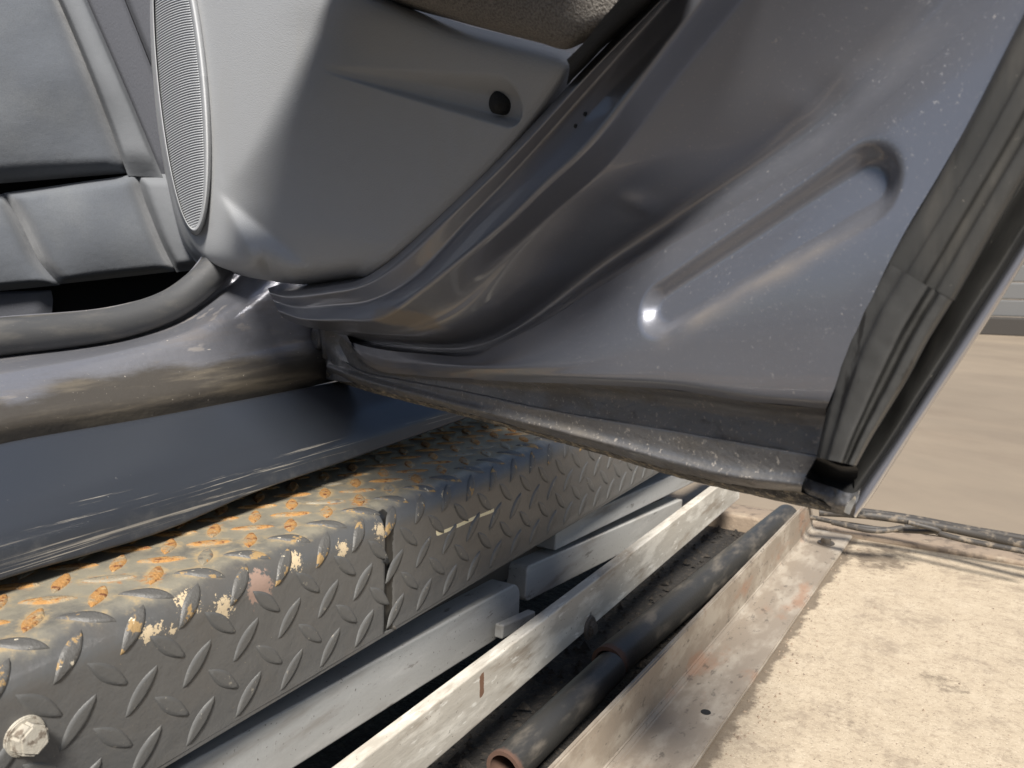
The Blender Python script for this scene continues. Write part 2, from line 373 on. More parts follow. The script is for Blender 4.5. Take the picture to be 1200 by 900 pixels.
JOINT = on_z(1100, 640, 0).y            # the cross joint in the floor, at right angles to the car
XO = -0.230                             # outer edge of the angle iron's flange
XR = -0.300                             # its upstand
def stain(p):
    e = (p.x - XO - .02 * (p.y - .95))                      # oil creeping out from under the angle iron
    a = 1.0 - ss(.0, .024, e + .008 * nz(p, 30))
    q = on_z(1030, 652, 0); d = ((p.x - q.x) / .06)**2 + ((p.y - q.y) / .10)**2
    a = max(a, .85 * math.exp(-d * 1.1) + .25 * nz(p, 26) * (1 if d < 2.2 else 0))
    q = on_z(1105, 800, 0); d = ((p.x - q.x) / .035)**2 + ((p.y - q.y) / .028)**2
    a = max(a, .52 * (1 - ss(.2, 1.6, d)))
    q = on_z(990, 840, 0); d = ((p.x - q.x) / .03)**2 + ((p.y - q.y) / .03)**2
    return max(a, .40 * (1 - ss(.2, 1.6, d)))
plane_ob('concrete_floor', XR, XO + 1.0, .45, JOINT - .03, 0, 150, 150, M['concrete'], {'stain': stain})
plane_ob('outer_ground', -60, 60, -60, 60, -.30, 2, 2, M['farfloor'])
plane_ob('yard_floor', XO + 1.0, 40, -40, JOINT - .03, -.002, 4, 4, M['yard'])
plane_ob('far_floor', -40, 40, JOINT + .06, 60, 0, 8, 8, M['farfloor'])
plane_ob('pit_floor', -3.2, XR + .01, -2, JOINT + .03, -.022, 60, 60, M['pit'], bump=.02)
plane_ob('floor_behind', -40, XO + 1.0, -40, .45, -.003, 4, 4, M['yard'])  # starts just out of view so less light bounces onto the door
# stepped concrete kerb along the cross joint
b = box_bm(Vector((2.0, JOINT + .0, -.05)), Vector((2.55, 0, 0)), Vector((0, .034, 0)), Vector((0, 0, .058)), .006)
tag(bm_ob('kerb_ledge', b, M['ledge'], None, True), kind='structure')
b = box_bm(Vector((-1.65, JOINT + .045, -.03)), Vector((1.36, 0, 0)), Vector((0, .02, 0)), Vector((0, 0, .03)), .004)
tag(bm_ob('pit_wall', b, M['ledge'], None, True), kind='structure')

# far wall: a grey roller shutter
wy = 6.2
wt = thing('shutter_wall', (3.2, wy, 0), 'grey slatted shutter standing far behind the brown floor, right of the car door', 'shutter')
for i in range(14):
    b = box_bm(Vector((3.6, wy, .17 + .11 * i)), Vector((4.4, 0, 0)), Vector((0, .02 + .004 * (i % 2), 0)), Vector((0, 0, .0525)), .008)
    bm_ob('slat', b, M['wall'], wt)
bm_ob('base_rail', box_bm(Vector((3.6, wy - .03, .055)), Vector((4.4, 0, 0)), Vector((0, .05, 0)), Vector((0, 0, .055)), .006), M['wallbase'], wt)

sh = thing('shade_wall', (0, -4.6, 0), 'low dark wall added unseen behind the viewer to darken reflections', 'wall')  # unseen wall added to darken the door's reflections and ambient light
for i in range(24):
    bm_ob('shade_wall_panel', box_bm(Vector((-6 + i * .5, -4.6, 1.2)), Vector((.246, 0, 0)), Vector((0, .04 + .01 * (i % 2), 0)), Vector((0, 0, 1.2)), .006), M['wall'], sh)
# =================================================================== THE CAR
car = thing('car', (-.9, .6, .28), 'dark grey car at its sill with the door swung open over the tread plate', 'car')

# ---- body sill: from the inner lip out over the painted step and down the dirty channel
SX = lambda X, pts: [on_x(x, y, X) for x, y in pts]
c0 = SX(-.800, [(-60, 378), (0, 371), (125, 360), (190, 342), (215, 325), (236, 300), (250, 270)])
c1 = SX(-.785, [(-60, 388), (0, 380), (125, 369), (196, 350), (225, 330), (246, 305), (262, 270)])
g0 = SX(-.775, [(-60, 418), (0, 412), (140, 392), (204, 370), (246, 340), (272, 316), (290, 270)])
g1 = SX(-.770, [(-60, 426), (0, 418), (140, 400), (210, 377), (255, 347), (284, 324), (310, 270)])
g2 = SX(-.715, [(-60, 450), (0, 438), (137, 412), (228, 386), (268, 361), (303, 337), (345, 290)])
g3 = SX(-.705, [(-60, 462), (0, 449), (137, 421), (236, 397), (275, 374), (312, 348), (365, 300)])
g4 = SX(-.692, [(-60, 474), (0, 460), (167, 438), (300, 410), (340, 402), (376, 394), (420, 380)])
g5 = SX(-.684, [(-60, 486), (0, 470), (170, 447), (300, 419), (340, 411), (378, 403), (420, 392)])
g6 = SX(-.666, [(-60, 512), (0, 496), (180, 470), (300, 442), (340, 434), (380, 424), (420, 414)])
g7 = SX(-.672, [(-60, 542), (0, 524), (187, 490), (300, 466), (340, 459), (385, 448), (430, 438)])
def sill_dirt(p):
    # grime lies in the lower channel
    h = EYE - p.z; return .95 * ss(.100, .118, h + .01 * nz(p, 14)) + .2
body = loft('body_sill', [c0, c1, g0, g1, g2, g3, g4, g5, g6, g7], 70, M['sillpaint'], car, rad=[0, .2, .2, .25, .2, .3, .22, .3, .4, 0], k=6, sub=[1, 1, 1, 4, 2, 2, 2, 3, 3],
            attrs={'dirt': sill_dirt})
tag(body, 'grimy painted sill with a dirt filled channel')
# inner trim strip with its bright edge and the round rubber weatherstrip
tube('weatherstrip', SX(-.772, [(-70, 403), (0, 396), (70, 389), (140, 378), (200, 357), (240, 327), (268, 296), (285, 262)]), .0165, M['rubber'], car, 18, 90)
loft('weatherstrip_lip', [SX(-.792, [(-60, 379), (0, 372), (125, 361), (190, 343), (215, 326), (238, 300), (256, 262)]),
                          SX(-.778, [(-60, 382), (0, 375), (125, 364), (192, 346), (218, 329), (241, 302), (259, 264)]),
                          SX(-.768, [(-60, 400), (0, 392), (130, 378), (198, 358), (232, 334), (254, 308), (272, 268)])], 60, M['seal'], car, rad=.3)
# blocking below the sill so that no light comes through from under the car
loft('sill_light_block', [SX(-.674, [(-60, 544), (0, 526), (187, 492), (300, 468), (385, 450), (430, 440)]),
                          [p + Vector((-.03, 0, -.05)) for p in SX(-.674, [(-60, 544), (0, 526), (187, 492), (300, 468), (385, 450), (430, 440)])],
                          [p + Vector((-.75, 0, -.05)) for p in SX(-.674, [(-60, 544), (0, 526), (187, 492), (300, 468), (385, 450), (430, 440)])]], 20, M['black'], car, rad=.1)
# ---- plastic rocker cover
r0 = [p + Vector((-.012, 0, -.006)) for p in SX(-.660, [(-60, 534), (0, 517), (187, 484), (380, 447), (600, 404), (760, 373)])]
r1 = SX(-.655, [(-60, 536), (0, 520), (187, 487), (380, 450), (600, 408), (760, 378)])
r2 = SX(-.600, [(-60, 606), (0, 588), (200, 541), (312, 511), (470, 468), (560, 444), (760, 392)])
r3 = SX(-.576, [(-60, 652), (0, 634), (200, 583), (312, 546), (470, 497), (560, 466), (760, 402)])
r4 = SX(-.572, [(-60, 704), (0, 682), (187, 626), (300, 578), (400, 543), (550, 490), (760, 415)])
r5 = [p + Vector((-.05, 0, -.004)) for p in r4]
def scuff(p):
    h = EYE - p.z; q = (p.x + .59) / .03
    return ss(.172, .190, h) * ss(1.02, .80, p.y) * ss(.10, .3, p.y) * .42
def skdirt(p): return ss(-.583, -.572, p.x) * .35
tag(loft('rocker_cover', [r0, r1, r2, r3, r4, r5], 90, M['skirt'], car, rad=[0, .2, .25, .3, .12, 0], k=5, sub=[1, 3, 3, 5, 1], attrs={'scuff': scuff, 'dirt': skdirt}),
    'blue black plastic sill cover with pale scrapes along its lower edge')

# ---- interior: dark floor, far side, seat
v = [Vector(q) for q in ((-.80, -.4, .405), (-.80, 1.6, .405), (-2.2, 1.6, .36), (-2.2, -.4, .36), (-2.2, 1.6, 1.4), (-2.2, -.4, 1.4), (-.9, 1.6, 1.4), (-.9, 1.6, .36))]
ob('carpet', v, [(0, 1, 2, 3), (3, 2, 4, 5), (2, 7, 6, 4)], M['carpet'], car, False)
seat = bpy.data.objects.new('front_seat', None); COL.objects.link(seat); seat.location = (-1.1, .7, .42); attach(seat, car)
bpy.context.view_layer.update()
SN = (RIGHT * .35 - Vector((FWD.x, FWD.y, 0)).normalized()).normalized()      # the seat's visible side
S0 = Vector((-1.06, .76, .5))
def SP(x, y, w=0): return onp(x, y, S0 + SN * w, SN)
def pillow(name, left, right, m, w=0, puff=.012, roll=.02, n=36, k=22, edge=.12, wr=0.0):
    """cloth panel between a left and a right border (pixels), edges rolled back into the seams"""
    L = resample([Vector((x, y, 0)) for x, y in left], n); Rr = resample([Vector((x, y, 0)) for x, y in right], n); rows = []
    for i in range(n):
        row = []
        for j in range(k + 1):
            t = j / k; p = L[i].lerp(Rr[i], t); s = i / (n - 1)
            e = min(ss(0, edge, t), ss(0, edge, 1 - t), ss(0, edge * .7, s), ss(0, edge * .7, 1 - s))
            row.append(SP(p.x, p.y, w - roll * (1 - e) + puff * (math.sin(math.pi * t) * math.sin(math.pi * s)) ** .6 if True else 0) + SN * wr * nz((p.x / 60, p.y / 60, 1), 1))
        rows.append(row)
    v, f = mesh_of(rows); return ob(name, v, f, m, seat, True)
pillow('backrest', [(-90, -90), (-90, 60), (-90, 222)], [(42, -60), (70, 0), (112, 100), (152, 203)], M['seat'], .03, .03, .03, edge=.07, wr=.004)
pillow('side_bolster', [(40, -62), (69, 0), (111, 100), (150, 206)], [(76, -60), (102, 0), (150, 110), (191, 208)], M['bolster'], .024, .012, .010, edge=.16, wr=.004)
pillow('side_panel', [(74, -60), (101, 0), (149, 110), (189, 206)], [(122, -60), (146, 0), (190, 110), (232, 210)], M['twill'], .008, .004, .004, edge=.1)
pillow('side_panel', [(124, -60), (147, 0), (191, 110), (233, 212)], [(200, -60), (210, 0), (250, 110), (290, 210)], M['twill'], -.004, .004, .006, edge=.1)
pillow('cushion', [(4, 226), (22, 258), (46, 305), (70, 333)], [(161, 204), (172, 240), (190, 285), (206, 318)], M['seat'], .034, .022, .028, edge=.10, wr=.004)
pillow('cushion_bolster', [(159, 203), (171, 240), (189, 285), (207, 319)], [(230, 205), (240, 240), (252, 285), (262, 312)], M['bolster'], .022, .012, .016, edge=.16)
pillow('cushion_side', [(-90, 240), (-90, 290), (-90, 350)], [(5, 227), (23, 259), (47, 306), (71, 334)], M['seat'], .026, .014, .022, edge=.12, wr=.003)
pillow('seat_base', [(-90, 345), (-90, 360), (-90, 385)], [(60, 340), (62, 352), (60, 372)], M['twill'], .0, .004, .01)
b = box_bm(SP(20, 150, -.09), Vector((SN.y, -SN.x, 0)) * -.36, SN * .045, Vector((0, 0, .30)), .02)
bm_ob('seat_core', b, M['carpet'], seat)

# =================================================================== THE DOOR
bead_a, bead_b = D(776, 362, .045), D(1005, 217, .045)
def bead(p):
    """pressed oval recess in the lower panel, plus a few dents"""
    u, v_, w = duvw(p); au, av, _ = duvw(bead_a); bu, bv, _ = duvw(bead_b)
    L = math.hypot(bu - au, bv - av); tu, tv = (bu - au) / L, (bv - av) / L
    s = (u - au) * tu + (v_ - av) * tv; c = min(max(s, 0), L)
    rad = .0145 + .0030 * (c / L)
    d = math.hypot(u - au - tu * c, v_ - av - tv * c)
    dep = .0085 * (1 - ss(rad * .50, rad * 1.22, d))
    return p - DW * dep
def dent(p):
    q = p
    for (x, y, w, r, h) in ((731, 238, .04, .007, .0035), (905, 120, .04, .01, .001), (960, 90, .04, .012, .001)):
        a = D(x, y, w); d2 = (duvw(a)[0] - duvw(p)[0])**2 + (duvw(a)[1] - duvw(p)[1])**2
        if d2 < (3 * r)**2: q = q + DW * h * math.exp(-d2 / r**2)
    return bead(q) + DW * .0006 * nz(p, 14)
def DV_(pts, w0, w1, x0, x1): return [D(x, y, w0 + (w1 - w0) * ss(x0, x1, x)) for x, y in pts]
L1 = DC([(313, 338), (330, 341), (380, 336), (420, 328), (446, 313), (520, 247), (605, 165), (690, 73), (760, 2), (810, -50)], .080)
L1b = DC([(316, 343), (334, 347), (384, 342), (424, 334), (452, 319), (526, 253), (611, 171), (696, 79), (767, 8), (818, -44)], .090)
L2 = DC([(320, 352), (345, 360), (390, 358), (436, 352), (486, 325), (552, 256), (600, 206), (675, 122), (775, 9), (826, -48)], .079)
L3 = DC([(326, 365), (352, 374), (400, 376), (446, 373), (500, 335), (592, 262), (640, 216), (694, 166), (796, 33), (860, -48)], .0885)
L4 = DC([(332, 373), (358, 382), (405, 387), (455, 388), (525, 360), (606, 285), (644, 250), (716, 185), (800, 78), (905, -50)], .060)
L4b = DC([(336, 375), (362, 384), (408, 389), (470, 391), (545, 366), (615, 292), (650, 256), (722, 190), (806, 84), (912, -46)], .056)
L45 = DC([(372, 384), (395, 390), (440, 396), (530, 396), (580, 378), (634, 335), (672, 295), (750, 228), (850, 150), (1030, -50)], .029)
L5 = DC([(386, 388), (410, 396), (460, 404), (545, 408), (590, 396), (640, 366), (700, 322), (783, 270), (879, 210), (967, 149), (1067, 58), (1165, -50)], .003)
L6 = DV_([(392, 390), (412, 401), (450, 410), (500, 415), (550, 417), (584, 404), (634, 379), (700, 338), (825, 264), (933, 200), (1000, 152), (1090, 70), (1250, -70)], 0.018, .034, 392, 600)
LK = DV_([(395, 391), (414, 405), (448, 416), (500, 421), (575, 423), (640, 400), (750, 338), (870, 275), (990, 205), (1119, 175)], 0.019, .042, 392, 620)
LM = DV_([(398, 392), (416, 408), (445, 421), (500, 427), (600, 429), (680, 420), (800, 375), (900, 350), (1040, 303)], 0.02, .051, 398, 640)
L7a = DV_([(404, 390), (419, 413), (440, 427), (490, 433), (597, 439), (700, 443), (796, 449), (880, 462), (972, 470)], 0.021, .050, 405, 680)
L7 = DV_([(405, 391), (419, 417), (440, 433), (490, 440), (597, 447), (700, 451), (796, 458), (880, 471), (968, 479)], 0.017, .042, 405, 680)
def door_brown(p):
    u, v_, w = duvw(p)
    au, av, _ = duvw(bead_a); bu, bv, _ = duvw(bead_b); L = math.hypot(bu - au, bv - av); tu, tv = (bu - au) / L, (bv - av) / L
    s = (u - au) * tu + (v_ - av) * tv; perp = -(u - au) * tv + (v_ - av) * tu
    k = math.exp(-((perp + .018) / .006)**2) * ss(-.02, .02, s) * ss(L + .02, L - .05, s) * (.35 + .5 * nz(p, 60))  # brown band along the oval's lower wall
    b_ = duvw(D(500, 372, .05)); d = ((u - b_[0]) / .03)**2 + ((v_ - b_[1]) / .012)**2
    k = max(k, .7 * (1 - ss(.4, 1.2, d + .5 * nz(p, 50))))
    k = max(k, .55 * ss(.050, .030, v_ - .02 * 0) * (0.5 + nz(p, 40)))
    return max(0, min(1, k))
L0 = [p - DU * .016 + DV * .008 - DW * .035 for p in L1]
door = loft('door', [L0, L1, L1b, L2, L3, L4, L4b, L45, L5, L6], 220, M['paint'], car,
            rad=[0, .1, .22, .2, .17, .42, .35, .4, .42, 0], k=8, sub=[1, 1, 2, 3, 2, 1, 3, 12, 6], disp=dent, attrs={'dirt': door_brown})
tag(door, 'open door, inner face of dark glossy paint with pressed ridges')
lower = loft('lower_panel', [L6, LK, LM, L7a, L7], 460, M['paint'], door, rad=[0, .45, .45, .22, 0], k=16, sub=[30, 40, 40, 3], disp=dent, attrs={'dirt': door_brown})
tag(lower, 'smooth bluish lower panel with a long pressed oval')
L7b = DV_([(404, 392), (418, 419), (439, 435), (489, 443), (597, 452), (700, 458), (796, 466), (880, 478), (968, 486)], .014, .0255, 390, 640)
L8 = DV_([(386, 408), (420, 432), (470, 444), (550, 459), (646, 480), (796, 505), (880, 520), (958, 533)], .0135, .0275, 390, 640)
LE = DC([(372, 388), (378, 405), (383, 420), (386, 428)], .016)
loft('step_face', [L7, L7b, L8], 140, M['hem'], door, rad=[0, .35, 0], k=5, sub=[1, 8], disp=lambda p: p + DW * .0008 * nz(p, 60))
L8b = DV_([(385, 409), (419, 434), (470, 446), (550, 461), (646, 482), (796, 507), (880, 522), (957, 535)], .0165, .0295, 390, 640)
L9a = DV_([(384, 424), (430, 440), (560, 474), (700, 508), (800, 535), (850, 546), (900, 554), (944, 558)], .0165, .028, 390, 640)
L9 = DV_([(383, 430), (430, 447), (560, 482), (700, 518), (800, 546), (850, 558), (900, 565), (940, 570)], .026, .034, 390, 640)
L9b = DV_([(382, 436), (430, 453), (560, 488), (700, 526), (800, 555), (850, 567), (900, 573), (938, 577)], .016, .021, 390, 640)
L10a = DV_([(382, 440), (430, 456), (560, 490), (700, 529), (800, 559), (850, 571), (925, 588), (997, 604)], .012, .013, 390, 640)
L10 = DC([(381, 443), (430, 459), (560, 493), (700, 532), (800, 562), (850, 574), (925, 591), (1000, 607)], .004)
tag(loft('hem_flange', [L8, L8b, L9a, L9, L9b], 160, M['hem'], door, rad=[0, .3, .4, .5, 0], k=6, sub=[1, 4, 1, 1],
     disp=lambda p: p + DW * .0011 * nz(p, 45)), 'dirty rolled bottom edge of the door')
tag(loft('hem_lip', [L9b, L10a, L10, [p - DW * .016 for p in L10]], 300, M['lip'], door, rad=[0, .4, .4, 0], k=5, sub=[3, 2, 1], disp=lambda p: p + DW * (.0010 * nz(p, 160) + .0006 * nz(p, 420))), 'gritty dusty lip along the bottom edge of the door')
# hinge end of the door: grey painted return
loft('door_end_panel', [DC([(366, 372), (370, 395), (377, 415), (382, 430), (381, 444)], .004), DC([(372, 372), (378, 396), (386, 414), (390, 428), (392, 446)], .021),
                        DC([(412, 384), (414, 398), (424, 420), (436, 436), (446, 452)], .006)], 24, M['hem'], door, rad=.3, sub=2)
# outer skin behind it all, with its hem
def skin_pt(u, v_): return U(u, v_, -.006 + .01 * ss(.0, .35, v_) * 0)
# trailing edge
E_out = [(1003, 607), (1022, 582), (1060, 523), (1100, 463), (1150, 388), (1200, 308), (1260, 212), (1330, 100)]
E_in = [(994, 600), (1010, 572), (1046, 520), (1086, 458), (1136, 381), (1188, 300), (1248, 204), (1318, 92)]
edge = loft('door_edge', [DC(E_in, .004), DC([((a[0] * .75 + b[0] * .25), (a[1] * .75 + b[1] * .25)) for a, b in zip(E_in, E_out)], .011), DC([((a[0] * .2 + b[0] * .8), (a[1] * .2 + b[1] * .8)) for a, b in zip(E_in, E_out)], .010), DC(E_out, .001), DC(E_out, -.014)], 80, M['skin'], door, rad=.45, k=5)
tag(edge, 'shiny pale outer edge of the door')
# outer skin: one sheet from the bottom hem to the top, behind everything
out_l = [HINGE + DW * -.010 + DV * (i * .05) for i in range(9)]
out_r = resample([p + DW * 0 for p in DC(E_out, -.013)], 9)
rows = []
for i in range(9):
    L = HINGE + DW * -.013; L = Vector((L.x, L.y, out_r[i].z)); rows.append([L.lerp(out_r[i], j / 12) for j in range(13)])
rows.append([p + DV * (.86 - p.z) + DU * .04 * j / 12 for j, p in enumerate(rows[-1])])
v, f = mesh_of(rows); ob('outer_skin', v, f, M['paint'], door)
# dark backing between skin and inner panel along the trailing edge
P1 = [(966, 478), (985, 420), (1012, 358), (1037, 303), (1117, 175), (1200, 16), (1240, -60)]
# flange strip (between seal and edge)
F_in = [(1000, 548), (1018, 520), (1062, 450), (1115, 352), (1150, 296), (1215, 190), (1300, 50)]
F_mid = [(1002, 560), (1028, 527), (1072, 458), (1124, 372), (1166, 308), (1226, 214), (1310, 76)]
F_e = [(1000, 592), (1014, 568), (1050, 514), (1090, 452), (1140, 375), (1192, 294), (1250, 200), (1320, 88)]
loft('rear_flange', [DC(F_in, -.004), DC(F_mid, .010), DC([((a[0] + b[0]) / 2, (a[1] + b[1]) / 2) for a, b in zip(F_mid, resample([Vector((*q, 0)) for q in F_e], 7))], .013), DC(F_e, .004)],
     100, M['seal'], door, rad=[0, .45, .4, 0], k=6, sub=2, disp=lambda p: p + DW * .001 * nz(p, 50))
# upper seal
def mixc(A, B, t, n=40):
    a = resample([Vector((*q, 0)) for q in A], n); b = resample([Vector((*q, 0)) for q in B], n)
    return [(p.lerp(q, t).x, p.lerp(q, t).y) for p, q in zip(a, b)]
A = [(1036, 306), (1075, 246), (1117, 176), (1160, 96), (1200, 18), (1240, -60)]; B = [(1117, 352), (1152, 290), (1196, 214), (1240, 140), (1290, 55), (1345, -40)]
up = [DC(mixc(A, B, t), w) for t, w in ((-.01, .030), (.0, .044), (.06, .050), (.30, .050), (.34, .052), (.55, .051), (.60, .046), (.72, .045), (.77, .048), (.95, .046), (1.0, .040), (1.02, .010))]
tag(loft('rear_seal', up, 90, M['seal'], door, rad=.35, k=4, disp=lambda p: p + DW * .0006 * nz(p, 40)), 'grey weathered rubber seal')
A = [(1041, 308), (1010, 362), (985, 422), (973, 470), (966, 500), (958, 536)]; B = [(1117, 353), (1088, 400), (1062, 448), (1036, 490), (1018, 520), (1004, 546)]
lo = [DC(mixc(A, B, t), w) for t, w in ((-.03, .028), (-.01, .046), (.04, .051), (.22, .053), (.27, .058), (.55, .059), (.62, .058), (.66, .047), (.74, .046), (.79, .056), (.92, .055), (.98, .05), (1.0, .010))]
def rag(p): return p + DW * (.0004 * nz(p, 40) + .0003 * nz(p, 130, 2))
tag(loft('seal_corner', lo, 90, M['seal2'], door, rad=.3, k=3, disp=rag), 'worn rubber corner piece of the seal, patchy black and grey')
# open hollow under the corner piece, its shade put in as black
Hh = [DC([(957, 534), (966, 538), (985, 546), (1004, 547)], .046), DC([(956, 540), (968, 545), (986, 553), (1006, 552)], .014), DC([(950, 552), (966, 560), (986, 566), (1004, 566)], .008), DC([(946, 560), (964, 567), (984, 574), (1000, 580)], .016)]
loft('seal_hollow', Hh, 24, M['black'], door, rad=.3, k=4, disp=lambda p: p + DW * .001 * nz(p, 90))
Gg = [DC([(940, 556), (945, 560), (963, 567), (984, 574), (1000, 578), (1008, 572)], .016), DC([(936, 570), (950, 577), (970, 585), (990, 592), (1004, 590)], .020), DC([(925, 588), (950, 594), (972, 600), (990, 604), (1000, 606)], .012)]
loft('hem_corner', Gg, 40, M['hem'], door, rad=.4, k=5, sub=2, disp=lambda p: p + DW * (.0022 * nz(p, 130) + .001 * nz(p, 300)))
ch = [DC([(989, 600), (992, 592), (998, 585), (1002, 581)], .0235), DC([(996, 603), (998, 597), (1001, 590), (1003, 584)], .022)]
loft('paint_chip', ch, 8, M['chip'], door, sub=2, disp=lambda p: p + DW * .001 * nz(p, 300))
# closing panel behind the seals so the hollow reads dark
loft('rear_panel', [DC(P1, .033), DC(mixc(P1, F_in, .5, 7), .006), DC(F_in, -.006)], 60, M['seal'], door, rad=.3)
# left underside of the frame
# small bolt head on the hem
def cyl_bm(c, n, r, h, seg=6, bev=.0008):
    bm = bmesh.new(); bmesh.ops.create_cone(bm, cap_ends=True, segments=seg, radius1=r, radius2=r * .93, depth=h)
    if bev: bmesh.ops.bevel(bm, geom=[e for e in bm.edges], offset=bev, segments=2, affect='EDGES')
    bm.transform(Matrix.Translation(c) @ n.to_track_quat('Z', 'Y').to_matrix().to_4x4()); return bm
bm_ob('plug', cyl_bm(D(578, 473, .018), DW, .0045, .004, 12), M['hem'], door, True)
for q in ((677, 148), (688, 134)): bm_ob('drain_hole_disc', cyl_bm(D(*q, .0815), DW, .0013, .004, 10, 0), M['black'], door)  # black discs standing in for the dark inside two small holes
# check-strap bracket at the hinge
for (x0, y0, x1, y1, dx) in ((371, 385, 369, 408, .010),):
    a = D(x0 + 4, y0, .008); b_ = D(x1 + 4, y1, .008)
    bm_ob('hinge_bracket', box_bm((a + b_) / 2, DU * .011, DW * .006, (a - b_) / 2, .003), M['hem'], door, True)
    bm_ob('hinge_pin', cyl_bm(D(383, 402, .012), DV, .0055, .034, 14), M['hem'], door, True)

# ---- trim panel
def colm(pts): return [D(*p) for p in pts]
def softplus(x, w): return max(x, 0) + w * math.log1p(math.exp(-abs(x) / w))
def trim_w(x, y):
    """depth of the trim: a face that leans up, and a pocket face that turns away from it over a bent crease"""
    d1 = (x - 268) * .794 + (y - 212) * .607; d2 = ((x - 268) * .893 - (y - 212) * .451 + 16) * 2.4
    m = d1 - softplus(d1 - d2, 5.0)
    soft = 4.5 + 13 * ss(215, 40, y)
    return .086 + .00007 * (y + 60) + .00013 * (x - 184) - .00030 * softplus(m, soft)
# columns of (x, y, how far the edge rolls back)
T = [
 [(170, -70, 0.055), (172, -60, 0.055), (172, 40, 0.055), (186, 170, 0.055), (212, 280, 0.055), (224, 300, 0.062), (232, 310, 0.055)],
 [(177, -70, 0.020), (177, -60, 0.020), (176, 40, 0.020), (189, 170, 0.020), (216, 282, 0.020), (228, 301, 0.027), (246, 312, 0.048)],
 [(184, -70, 0.002), (184, -60, 0.002), (184, 40, 0.002), (199, 170, 0.002), (226, 284, 0.002), (240, 305, 0.009), (262, 318, 0.048)],
 [(262, -70, 0.000), (260, -60, 0.000), (242, 40, 0.000), (236, 170, 0.000), (246, 262, 0.000), (264, 304, 0.007), (280, 322, 0.048)],
 [(345, -70, 0.000), (340, -60, 0.000), (308, 40, 0.000), (256, 160, 0.000), (264, 246, 0.000), (284, 304, 0.007), (296, 326, 0.048)],
 [(415, -34, 0.022), (410, -16, 0.000), (370, 42, 0.000), (310, 130, 0.000), (262, 202, 0.000), (284, 254, 0.000), (308, 298, 0.007), (318, 329, 0.048)],
 [(434, -14, 0.022), (432, 2, 0.000), (392, 56, 0.000), (330, 140, 0.000), (277, 212, 0.000), (296, 256, 0.000), (316, 300, 0.007), (325, 331, 0.048)],
 [(464, 0, 0.022), (466, 16, 0.000), (430, 80, 0.000), (384, 150, 0.000), (326, 226, 0.000), (334, 276, 0.000), (342, 312, 0.007), (345, 333, 0.048)],
 [(540, 28, 0.022), (538, 44, 0.000), (505, 105, 0.000), (460, 175, 0.000), (400, 250, 0.000), (390, 284, 0.000), (380, 314, 0.007), (378, 334, 0.048)],
 [(628, 50, 0.022), (628, 64, 0.000), (592, 126, 0.000), (530, 200, 0.000), (462, 270, 0.000), (440, 290, 0.000), (420, 312, 0.007), (412, 331, 0.048)],
 [(656, 58, 0.022), (656, 71, 0.001), (610, 138, 0.001), (545, 212, 0.001), (474, 278, 0.001), (450, 299, 0.001), (430, 316, 0.008), (418, 330, 0.048)],
 [(669, 62, 0.022), (669, 76, 0.004), (619, 148, 0.004), (552, 222, 0.004), (481, 286, 0.004), (456, 306, 0.004), (436, 320, 0.011), (422, 330, 0.048)],
 [(677, 70, 0.022), (676, 82, 0.022), (626, 156, 0.022), (558, 231, 0.022), (486, 294, 0.022), (461, 313, 0.022), (438, 326, 0.029), (424, 332, 0.048)],
]
# finger groove, growing deeper to the right and ending in a screw hole
ga, gb = duvw(D(376, 80, trim_w(376, 80))), duvw(D(590, 121, trim_w(590, 121)))
def groove(p):
    u, v_, w = duvw(p); L = math.hypot(gb[0] - ga[0], gb[1] - ga[1]); tu, tv = (gb[0] - ga[0]) / L, (gb[1] - ga[1]) / L
    s = (u - ga[0]) * tu + (v_ - ga[1]) * tv; q = -(u - ga[0]) * tv + (v_ - ga[1]) * tu
    if s < 0 or s > L + .03: return p
    k = min(s / L, 1); half = .002 + .0115 * k
    r = math.hypot(max(s - L, 0), q); t = .5 + .5 * q / max(r, 1e-6)
    lowf = ss(half * 1.08, half * .60, r) * (1 - t) + ss(half * 1.25, half * .15, r) * t
    d = .013 * k ** 1.2 * lowf
    return p - DW * d
cols = [resample([Vector((x, y, r * 2000)) for x, y, r in c], 300) for c in T]
def trim_pt(q): return D(q.x, q.y, trim_w(q.x, q.y) - q.z / 2000)
TR = [0, .3, .35, .3, .25, .25, .35, .3, .3, .3, .3, .35, 0]
rows = [[groove(trim_pt(p)) for p in cross_fillet([c[i] for c in cols], TR, 9, [2, 3, 5, 8, 8, 6, 8, 22, 22, 16, 6, 3])] for i in range(300)]
v, f = mesh_of(rows, True)
tag(ob('trim_panel', v, f, M['trim'], door), 'grey grained plastic lower trim with a moulded pocket')
bm_ob('screw_hole_disc', cyl_bm(D(588, 121, trim_w(588, 121) - .0095), DW, .0074, .012, 20, .001), M['black'], door, True)  # black disc for the shade in the end of the groove
# unseen armrest above the pocket, its outline stretched to shade pocket and cloth
a0 = duvw(D(446, -22, .13)); a1 = duvw(D(800, -150, .13))
av = a0[1]
A2 = [(a0[0], .09), (a0[0] - .185, .236), (a0[0] - .180, .262), (a0[0] - .12, .280), (a1[0] - .04, .25), (a1[0], .225), (a1[0] + .01, .09)]
bm = bmesh.new(); f = bm.faces.new([bm.verts.new(U(u, av + .012 + .05 * max(u - a0[0], 0) + .13 * max(a0[0] - u, 0), w)) for u, w in A2])
r = bmesh.ops.extrude_face_region(bm, geom=[f])
for e in r['geom']:
    if isinstance(e, bmesh.types.BMVert): e.co += DV * .055
bmesh.ops.recalc_face_normals(bm, faces=bm.faces); bmesh.ops.bevel(bm, geom=bm.edges[:], offset=.008, segments=3, affect='EDGES')
bm_ob('armrest', bm, M['trim'], door, True)
